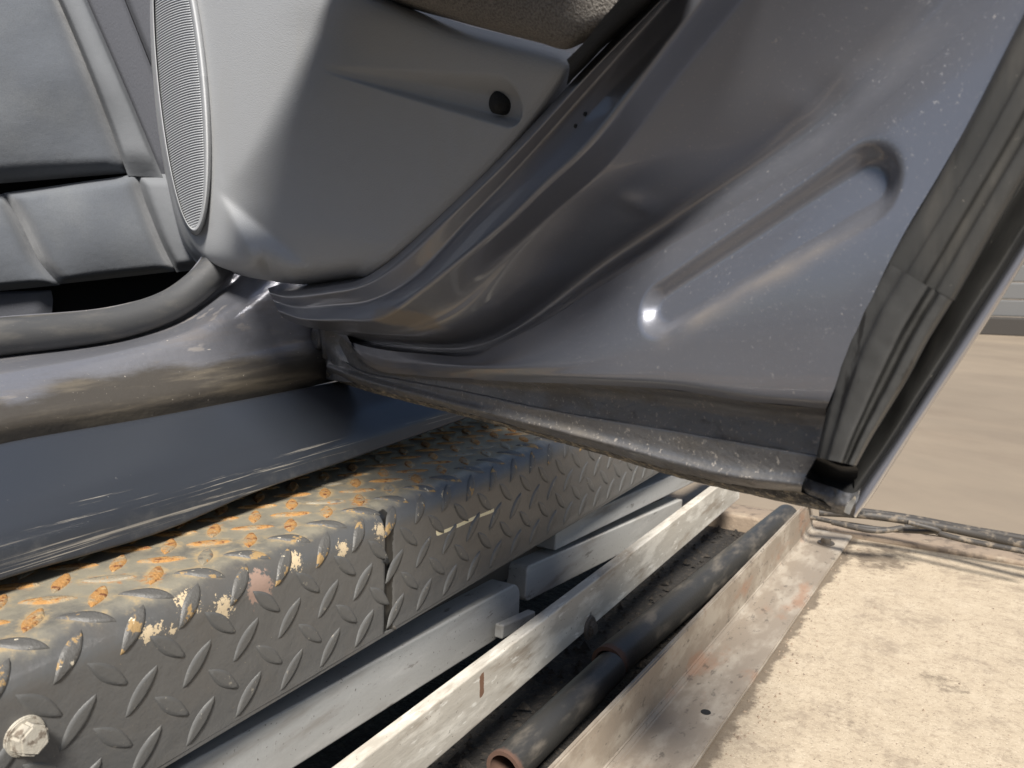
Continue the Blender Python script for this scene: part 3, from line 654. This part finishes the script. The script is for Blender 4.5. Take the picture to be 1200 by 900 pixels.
# cloth insert over the pocket lip
fab = [DC([(415, -30), (440, -6), (540, 26), (632, 50), (664, 58), (684, 50)], .100), DC([(422, -40), (446, -16), (544, 16), (634, 41), (668, 50), (690, 44)], .122),
       DC([(440, -60), (470, -40), (560, -14), (640, 12), (682, 26), (706, 22)], .130), DC([(460, -90), (500, -80), (590, -60), (670, -40), (720, -25), (742, -20)], .132), DC([(480, -120), (520, -110), (620, -100), (720, -90), (790, -75), (812, -60)], .130)]
tag(loft('cloth_insert', fab, 60, M['fabric'], door, rad=.4, k=6, sub=3), 'brownish ribbed cloth insert')
fr = [DC([(664, 70), (684, 50), (706, 22), (742, -20), (812, -60)], .130), DC([(668, 78), (688, 56), (712, 28), (750, -12), (818, -54)], .118), DC([(664, 100), (690, 74), (705, 58), (766, 3), (822, -56)], .078)]
loft('insert_border', fr, 30, M['black'], door, rad=.35, k=4)  # black strip standing in for the dark gap beside the cloth

# ---- speaker: an oval grille of fine ribs inside a rim, lying on the trim
trim_depth = lambda x, y: .1015
def wA(x, y): return trim_w(x, y) + .0035      # the grille stands a little proud of the trim
def ell(a, k=1.0, dx=0):
    cx, cy = 209.5, 92; rx, ry = 24.5 * k, 176 * (1 - (1 - k) * .16)
    x, y = rx * math.cos(a), ry * math.sin(a); sh = .098
    return cx + x + y * sh + dx, cy + y - x * .10
GR = []; nring, nang = 0, 0
rows = []
nrib = 118
for i in range(nrib * 4 + 1):
    sgn = -1 + 2 * i / (nrib * 4); row = []
    half = math.sqrt(max(0, 1 - sgn * sgn))
    for j in range(15):
        t = -1 + 2 * j / 14; cx, cy, rx, ry = 209.5, 92, 24.5, 176
        y = sgn * ry; x = t * rx * half
        px, py = cx + x + y * .098, cy + y - x * .42 + 5 * (t * half) ** 2
        rib = .0007 * math.cos(i / 4 * 2 * math.pi) * (1 if abs(t) < .93 else 0)
        row.append(D(px, py, wA(px, py) + .003 * half * (1 - t * t) ** .5 + rib))
    rows.append(row)
v, f = mesh_of(rows, True); g = ob('speaker_grille', v, f, M['grille'], door); tag(g, 'tall oval speaker grille of fine ribs')
rim = [D(*ell(a), wA(*ell(a)) - .001) for a in [2 * math.pi * i / 72 for i in range(73)]]
rim_rows = []
for i in range(73):
    a = 2 * math.pi * i / 72; rx0 = ell(a, .97); rx1 = ell(a, 1.10, 1.2); rx2 = ell(a, 1.28, 2.5); w = wA(*rx1)
    rim_rows.append([D(*rx0, w - .004), D(*rx0, w + .005), D(*rx1, w + .0065), D(*rx2, w - .002), D(*rx2, w - .008)])
rim_rows = [cross_fillet(r, .4, 4) for r in rim_rows]
v, f = mesh_of(rim_rows, True); ob('speaker_rim', v, f, M['trim'], door)

# =================================================================== THE LIFT
lift = thing('vehicle_lift', (-.5, .5, 0), 'raised car lift with a rusty diamond tread platform over pale steel arms', 'car lift')
XT, HT, HB, RB = -.480, .230, .348, .025           # face of the platform, top and bottom below the eye, bend radius
ZT, ZB = EYE - HT, EYE - HB
FACE = (ZT - RB) - ZB; ARC = RB * math.pi / 2
LEAN = .10                                         # the face leans in a little towards its foot
def sheet(s, y, off=0.0):
    """arc length s across the bent plate (0 at the foot of the face), y along it"""
    if s < FACE:
        n = Vector((1, 0, 0)); p = Vector((XT, y, ZB + s))
    elif s < FACE + ARC:
        a = (s - FACE) / RB; n = Vector((math.cos(a), 0, math.sin(a))); p = Vector((XT - RB, y, ZT - RB)) + n * RB
    else:
        n = Vector((0, 0, 1)); p = Vector((XT - RB - (s - FACE - ARC), y, ZT))
    return p + n * off
def s_of(x, y):                                    # pixel on the face -> (s, y)
    p = on_x(x, y, XT); return p.z - ZB, p.y
P_ = .0312; COLP = P_ / math.sqrt(2)               # lattice of the lugs; columns alternate direction
s0, y0 = s_of(127, 790)
LUGL, LUGW, LUGH = .0370, .0120, .0013
lugs = []
ROWP = 2 * COLP
for i in range(-30, 75):
    y = y0 + i * COLP
    if y < -.12 or y > 1.5: continue
    for j in range(-8, 14):
        s = s0 + j * ROWP + (COLP if i % 2 else 0)
        if s < .002 or s > FACE + ARC + .30: continue
        lugs.append((s, y, 1 if i % 2 == 0 else -1))
rl = random.Random(3)
chips = [(s_of(x, y), r) for x, y, r in ((172, 742, .010), (196, 731, .009), (218, 700, .012), (240, 712, .012), (275, 712, .010), (345, 655, .010), (400, 640, .012), (452, 632, .010), (420, 622, .008), (390, 660, .010), (150, 735, .006))]
def on_bend(x, y):
    """first hit of the pixel's ray with the bent sheet, as (s, y)"""
    best = None
    for k in range(60):
        s = FACE + ARC * k / 59; p = sheet(s, 0)
        q = on_z(x, y, p.z); d = abs(q.x - p.x)
        if best is None or d < best[0]: best = (d, s, q.y)
    return best[1], best[2]
chips = [(on_bend(x, y), r) for x, y, r in ((172, 742, .007), (186, 736, .005), (222, 704, .010), (275, 716, .010), (345, 657, .009), (402, 643, .008), (446, 622, .009), (160, 730, .004), (205, 740, .004), (520, 580, .005))]
pk_s, pk_y = on_bend(305, 688)
seam_y = on_x(458, 680, XT).y
scr_a, scr_b, scr_c = s_of(510, 612), s_of(513, 626), s_of(578, 598)
def segd(s, y, a, b):
    L2_ = (b[0] - a[0])**2 + (b[1] - a[1])**2; t = min(max(((s - a[0]) * (b[0] - a[0]) + (y - a[1]) * (b[1] - a[1])) / L2_, 0), 1)
    return math.hypot(s - a[0] - t * (b[0] - a[0]), y - a[1] - t * (b[1] - a[1]))
# the sheet itself, with its wear kept as measurements on the vertices
bins = {}
for k, (s, y, d) in enumerate(lugs): bins.setdefault((int(s // .03), int(y // .03)), []).append(k)
lug_rnd = [rl.random() for _ in lugs]
S_list = [FACE * i / 46 for i in range(46)] + [FACE + ARC * i / 14 for i in range(14)] + [FACE + ARC + .30 * i / 110 for i in range(111)]
NY = 560; Y0_, Y1_ = -.10, 1.46
V = []; A_ = {k: [] for k in ('worn', 'halo', 'rust', 'chip', 'scratch', 'pink', 'oil')}
for yi in range(NY + 1):
    y = Y0_ + (Y1_ - Y0_) * yi / NY
    for s in S_list:
        top = ss(FACE + ARC * .22, FACE + ARC * .95, s)
        seam = abs(y - seam_y - .006 * (s - FACE) / .1)
        V.append(sheet(s, y, (-.0022 * (1 - ss(.003, .0055, seam)) if s < FACE + ARC else 0) + .0005 * nz((s, y, 0), 12)))
        h = 0; kx, ky = int(s // .03), int(y // .03)
        for a in (-1, 0, 1):
            for b in (-1, 0, 1):
                for k in bins.get((kx + a, ky + b), ()):
                    ls, ly, ld = lugs[k]; c = math.sqrt(.5)
                    al = ((y - ly) + ld * -(s - ls)) * c; pe = ((y - ly) * ld + (s - ls)) * c
                    d = (al / (LUGL * .68))**2 + (pe / (LUGW * 1.0))**2
                    h = max(h, math.exp(-d * 1.3) * (.55 + .45 * lug_rnd[k]))
        big = nz((s, y, 3), 11) * .5 + .5
        A_['halo'].append(h * top)
        A_['worn'].append(top * (.55 + .45 * big) + .05)
        A_['rust'].append(top * (ss(.40, .75, big) * .34 + h * .46))
        c = 0
        for (q, r) in chips: c = max(c, math.exp(-(((s - q[0]) / r)**2 + ((y - q[1]) / r)**2)))
        scr = min(segd(s, y, scr_a, scr_b), segd(s, y, scr_b, scr_c)); A_['scratch'].append(1 - ss(.0008, .0030, scr))
        A_['chip'].append(c * .95)
        A_['pink'].append(math.exp(-((s - pk_s) / .014)**2 - ((y - pk_y) / .013)**2))
        A_['oil'].append((1 - ss(.0045, .0075, seam)) * ss(FACE + ARC * .9, FACE + ARC * .4, s))
n = len(S_list); Fc = []
for i in range(NY):
    for j in range(n - 1): a = i * n + j; Fc.append((a, a + n, a + n + 1, a + 1))
plate = ob('tread_plate', V, Fc, M['tread'], lift, True, A_)
tag(plate, 'bent diamond tread sheet, rusty on top and dark grey on its face')
# return under the foot of the sheet and its inner stiffener
bm_ob('plate_foot', box_bm(Vector((XT - .017, .68, ZB - .002)), Vector((.0165, 0, 0)), Vector((0, .78, 0)), Vector((0, 0, .0018)), .0006), M['tread'], lift)
# lugs: pointed leaf shaped bumps; bent where they lie on the bend
QS = (-1, -.74, -.38, 0, .38, .74, 1); HS = (0, .9, 1, 1, 1, .9, 0)
def lug_geo(s, y, d, flat=False):
    verts = []; faces = []; c = math.sqrt(.5); NL = 12
    for i in range(NL + 1):
        t = -1 + 2 * i / NL; half = LUGW * .5 * max(.04, (1 - abs(t) ** 1.9))
        for q, hq in zip(QS, HS):
            al = t * LUGL * .5; pe = q * half
            h = LUGH * hq * ss(1.0, .80, abs(t)) - (.0004 if abs(q) == 1 else 0)
            dy = (al + pe * d) * c; ds = (-d * al + pe) * c
            verts.append(sheet(max(s + ds, .0004), y + dy, h))
    for i in range(NL):
        for j in range(6): a = i * 7 + j; faces.append((a, a + 7, a + 8, a + 1))
    return verts, faces
vis = []
for k, (s, y, d) in enumerate(lugs):
    p = sheet(s, y); r = p - O; z = r.dot(FWD)
    px, py = 600 + F * r.dot(RIGHT) / z, 450 - F * r.dot(UP) / z
    onscreen = z > .1 and -30 < px < 860 and 480 < py < 930 and not (s > FACE + ARC and p.x < -.64)
    vis.append((0 if onscreen else 1, z, k))
vis.sort()
near = [k for a, z, k in vis if a == 0][:290]; rest = [k for a, z, k in vis if k not in set(near)]
protos = {}
for k in near:
    s, y, d = lugs[k]; flat_face = .0165 < s and s + .016 < FACE; flat_top = s - .016 > FACE + ARC
    m = M['lug'] if s < FACE - .004 else M[('lug_rust', 'lug_rust', 'lug_khaki')[int(lug_rnd[k] * 2.4)]] if s > FACE + ARC * 1.1 else M['lug_worn']
    key = (flat_face, flat_top, d, m.name)
    if flat_face or flat_top:
        if key not in protos:
            vv, ff = lug_geo(s, y, d); base = sheet(s, y)
            protos[key] = ob('tread_lug', [q - base for q in vv], ff, m, None, True)
            o = protos[key]
        else:
            o = protos[key].copy(); COL.objects.link(o); o.parent = None
        o.location = sheet(s, y)
        o.parent = lift; o.matrix_parent_inverse = Matrix.Translation(-lift.location)
    else:
        vv, ff = lug_geo(s, y, d); ob('tread_lug', vv, ff, m, lift, True)
vv, ff = [], []
for k in rest:
    a, b = lug_geo(*lugs[k]); n0 = len(vv); vv += a; ff += [tuple(x + n0 for x in q) for q in b]
if vv: tag(ob('tread_lugs', vv, ff, M['lug_rust'], lift, True), kind='stuff')
# hexagon bolt on the face, bottom left
hb = on_x(35, 866, XT + .006)
bm_ob('hex_bolt', cyl_bm(hb, Vector((1, 0, .1)).normalized(), .0105, .012, 6, .0015), M['bolt'], lift)
bm_ob('washer', cyl_bm(hb + Vector((-.0055, 0, 0)), Vector((1, 0, 0)), .0125, .003, 20, .0006), M['bolt'], lift)
bm_ob('seam_hole_disc', cyl_bm(on_x(452, 657, XT + .0004), Vector((1, 0, 0)), .0028, .004, 12, 0), M['black'], lift)  # black disc in place of a dark hole

bm_ob('paint_drip', cyl_bm(on_x(462, 735, XT + .0006), Vector((1, 0, 0)), .0020, .0022, 8, .0006), M['lip'], lift)
# arms: flat bars inside the platform
def bar(name, p_top0, p_top1, p_bot0, X, th, m, label, rnd=0.0, end0=True, attrs=None, parent=None, seg=1, bev=.0022):
    """flat bar standing on edge: top edge through two pixels and height to a third, in the plane X"""
    a = on_x(*p_top0, X); b = on_x(*p_top1, X); c = on_x(*p_bot0, X)
    t = (b - a).normalized(); hv = Vector((0, 0, 1)) - t * t.z; hv.normalize()
    h = abs((a - c).dot(hv)); L = (b - a).length
    prof = [(0, 0), (0, -h)] if not rnd else [(rnd * (1 - math.cos(q)), -rnd * (1 - math.sin(q))) for q in [math.pi / 2 * k / 5 for k in range(5, -1, -1)]][::-1]
    # outline in (along, up)
    out = []
    if rnd:
        for k in range(6): q = math.pi / 2 * k / 5; out.append((rnd - rnd * math.sin(q), -rnd + rnd * math.cos(q)))
        for k in range(6): q = math.pi / 2 * k / 5; out.append((rnd - rnd * math.cos(q), -h + rnd - rnd * math.sin(q)))
    else: out = [(0, 0), (0, -h)]
    bm = bmesh.new(); front = []
    n = 60 if seg > 1 else 1
    fv = [bm.verts.new(a + t * x + hv * y_) for x, y_ in out + [(L, -h), (L, 0)]]
    f = bm.faces.new(fv); r = bmesh.ops.extrude_face_region(bm, geom=[f])
    for e in r['geom']:
        if isinstance(e, bmesh.types.BMVert): e.co += Vector((-th, 0, 0))
    bmesh.ops.recalc_face_normals(bm, faces=bm.faces)
    bmesh.ops.bevel(bm, geom=[e for e in bm.edges if len(e.link_faces) == 2 and e.calc_face_angle() > .6], offset=bev, segments=3, affect='EDGES', profile=.5)
    if seg > 1:
        for k in range(1, seg): bmesh.ops.bisect_plane(bm, geom=bm.verts[:] + bm.edges[:] + bm.faces[:], plane_co=a + t * (L * k / seg), plane_no=t)
        for k in range(1, 14): bmesh.ops.bisect_plane(bm, geom=bm.verts[:] + bm.edges[:] + bm.faces[:], plane_co=a - hv * (h * k / 14), plane_no=hv)
    o = bm_ob(name, bm, m, parent or lift)
    for k, fn in (attrs or {}).items():
        at = o.data.attributes.new(k, 'FLOAT', 'POINT'); at.data.foreach_set('value', [fn(v.co) for v in o.data.vertices])
    if label: o['label'] = label
    return o
bar('lift_arm', (610, 681), (-60, 1050), (592, 743), -.497, .05, M['steel_grey'], 'near grey painted arm with a rounded end', rnd=.018)
bar('lift_arm', (618, 664), (800, 585), (622, 703), -.503, .03, M['steel_grey'], 'dull grey arm with a rounded end', rnd=.008)
bar('lift_arm', (652, 617), (850, 530), (662, 640), -.498, .03, M['steel_grey'], 'upper pale arm under the platform edge')
bar('stop_block', (590, 733), (628, 716), (592, 748), -.480, .012, M['steel_grey'], 'small grey stop block')
bq = on_x(692, 736, -.408)
def b_oil(p):
    d = math.hypot(p.y - bq.y - .0, p.z - bq.z); drip = math.exp(-((p.y - bq.y - (bq.z - p.z) * -.25) / .011)**2) * ss(bq.z + .034, bq.z + .005, p.z)
    return max(math.exp(-(d / .014)**2) * 1.1, drip * .8)
rq = on_x(568, 802, -.408)
def b_rust(p): return 1.0 if (abs(p.y - rq.y) < .0052 and p.z > rq.z - .012 and p.z < rq.z + .010) else 0
beam = bar('lift_beam', (868, 550), (330, 962), (860, 590), -.410, .014, M['steel_pale'], 'long pale scraped flat beam', seg=150, attrs={'oil': b_oil, 'rust': b_rust}, bev=.002)
bm_ob('beam_bolt', cyl_bm(bq + Vector((.002, 0, 0)), Vector((1, 0, 0)), .0105, .010, 6, .002), M['darkbolt'], lift)
bm_ob('bolt_washer', cyl_bm(bq + Vector((-.0005, 0, 0)), Vector((1, 0, 0)), .0150, .004, 20, .001), M['darkbolt'], lift)
b = box_bm(Vector((-.56, .55, .115)), Vector((.03, 0, 0)), Vector((0, 1.0, 0)), Vector((0, 0, .025)), .003); bm_ob('inner_arm', b, M['darkbolt'], lift)
b = box_bm(Vector((-.75, .6, ZT - .05)), Vector((.22, 0, 0)), Vector((0, .86, 0)), Vector((0, 0, .02)), .003); bm_ob('platform_frame', b, M['darkbolt'], lift)

# pipes on the ground between beam and angle iron
def pipe(name, a, b, r, label, rust_at=None):
    fn = {'rust': (lambda p: max(0, 1 - abs(p.y - rust_at.y) / .010) if rust_at is not None else 0)}
    n = 40; P = [a.lerp(b, i / n) for i in range(n + 1)]
    rows = [[p + Vector((math.cos(q) * r, 0, math.sin(q) * r)) for q in [2 * math.pi * k / 24 for k in range(24)]] for p in P]
    v, f = mesh_of(rows, close=True)
    v2 = [[P[0] + Vector((math.cos(q) * r * .78, 0, math.sin(q) * r * .78)) for q in [2 * math.pi * k / 24 for k in range(24)]],
          [P[0] + (b - a).normalized() * .05 + Vector((math.cos(q) * r * .78, 0, math.sin(q) * r * .78)) for q in [2 * math.pi * k / 24 for k in range(24)]]]
    n0 = len(v); v += v2[0] + v2[1]
    for k in range(24):
        k2 = (k + 1) % 24; f += [(k2, k, n0 + k, n0 + k2), (n0 + k2, n0 + k, n0 + 24 + k, n0 + 24 + k2)]
    f.append(tuple(n0 + 24 + k for k in range(24))); f.append(tuple(range(len(P) * 24 - 24, len(P) * 24)))
    o = ob(name, v, f, M['pipe'], None, True, {kk: [g(p) for p in v] for kk, g in fn.items()}, R(45))
    return tag(o, label, 'pipe', 'dark pipes lying beside the lift')
pa = on_z(590, 903, .012); pa1 = on_z(716, 782, .012)
pipe('steel_pipe', pa, pa1, .0195, 'nearer thin dark pipe with a rusty open end, between pale beam and angle iron', pa)
pb = on_z(712, 778, .013); pb1 = on_z(922, 604, .013)
pipe('steel_pipe', pb, pb1, .0215, 'farther dark pipe running up to the cross joint, beyond the rusty ended one', pb)

# angle iron bolted along the edge of the concrete
ang = thing('angle_iron', ((XR + XO) / 2, .8, .0), 'long worn brown angle iron bolted along the edge of the concrete', 'angle iron')
YE = JOINT - .035
def angle_mesh():
    t, u = .006, .066; prof = [(XR - t, .001), (XR - t, u), (XR, u), (XR + .001, t + .006), (XR + .006, t + .001), (XO, t), (XO, .001)]
    bm = bmesh.new(); ends = []
    ys = (-.3, YE)
    r0_ = [bm.verts.new((x, ys[0], z)) for x, z in prof]; r1_ = [bm.verts.new((x, ys[1], z)) for x, z in prof]
    for i in range(len(prof)):
        j = (i + 1) % len(prof); bm.faces.new((r0_[i], r0_[j], r1_[j], r1_[i]))
    bm.faces.new(r0_[::-1]); bm.faces.new(r1_); bmesh.ops.recalc_face_normals(bm, faces=bm.faces)
    bmesh.ops.bevel(bm, geom=[e for e in bm.edges if len(e.link_faces) == 2 and e.calc_face_angle() > .7], offset=.0016, segments=2, affect='EDGES')
    for v in bm.verts: v.co.x += .02 * (v.co.y - .95)
    return bm
o = bm_ob('angle_bar', angle_mesh(), M['angle'], ang)
hp = on_z(968, 633, .012)
bm_ob('hex_bolt', cyl_bm(Vector((hp.x, hp.y, .0115)), Vector((0, 0, 1)), .0095, .010, 6, .0012), M['darkbolt'], ang)
bm_ob('washer', cyl_bm(Vector((hp.x, hp.y, .0075)), Vector((0, 0, 1)), .0150, .002, 20, .0004), M['darkbolt'], ang)
hp = on_z(827, 834, .007)
bm_ob('bolt_hole_disc', cyl_bm(Vector((hp.x, hp.y, .0062)), Vector((0, 0, 1)), .0058, .0012, 18, 0), M['black'], ang)  # flat black disc painted in for the shade of an open hole

# cables along the joint
def cable(pts, r, label):
    t = tube('cable', [on_z(x, y, z) for x, y, z in pts], r, M['cable'], None, 10, 70); return tag(t, label, 'cable', 'cables along the floor joint')
K = .062
cable([(940, 590, K), (1000, 598, K), (1060, 606, K), (1130, 619, K), (1215, 634, K), (1330, 655, K)], .006, 'uppermost dark cable along the floor joint, behind the other cables')
cable([(960, 600, K + .004), (1010, 603, K + .006), (1070, 611, K + .004), (1140, 625, K), (1215, 642, K), (1330, 664, K)], .007, 'thick dusty cable lying along the ledge just under the uppermost one')
cable([(950, 606, K), (1000, 616, K), (1060, 622, K), (1100, 622, K + .01), (1064, 612, K + .02)], .0038, 'thin black cable bending back on itself below the door corner')
cable([(975, 612, K), (1025, 622, K), (1080, 617, K + .006), (1110, 628, K), (1220, 650, K)], .0045, 'thin grey cable nearest the concrete, crossing the bent black one')
pv, pf = [], []; rp = random.Random(5)
for k in range(420):
    near = rp.random() < .55
    x = XO + abs(rp.gauss(0, .02)) + .004 if near else rp.uniform(XO, XO + .9); y = rp.uniform(.3, JOINT - .04); r = rp.uniform(.0006, .0022) * (1 if rp.random() < .95 else 1.8)
    c = Vector((x, y, r * .4)); n0 = len(pv)
    for q in ((1, 0, -.4), (0, 1, -.4), (-1, 0, -.4), (0, -1, -.4), (.1, 0, .7)): pv.append(c + Vector(q) * r * rp.uniform(.6, 1.25))
    pf += [(n0, n0 + 1, n0 + 4), (n0 + 1, n0 + 2, n0 + 4), (n0 + 2, n0 + 3, n0 + 4), (n0 + 3, n0, n0 + 4)]
tag(ob('loose_grit', pv, pf, M['ledge'], None, False), 'loose grit scattered over the sunlit concrete beside the angle iron', 'grit', kind='stuff')
# crumbs and grit in the pit
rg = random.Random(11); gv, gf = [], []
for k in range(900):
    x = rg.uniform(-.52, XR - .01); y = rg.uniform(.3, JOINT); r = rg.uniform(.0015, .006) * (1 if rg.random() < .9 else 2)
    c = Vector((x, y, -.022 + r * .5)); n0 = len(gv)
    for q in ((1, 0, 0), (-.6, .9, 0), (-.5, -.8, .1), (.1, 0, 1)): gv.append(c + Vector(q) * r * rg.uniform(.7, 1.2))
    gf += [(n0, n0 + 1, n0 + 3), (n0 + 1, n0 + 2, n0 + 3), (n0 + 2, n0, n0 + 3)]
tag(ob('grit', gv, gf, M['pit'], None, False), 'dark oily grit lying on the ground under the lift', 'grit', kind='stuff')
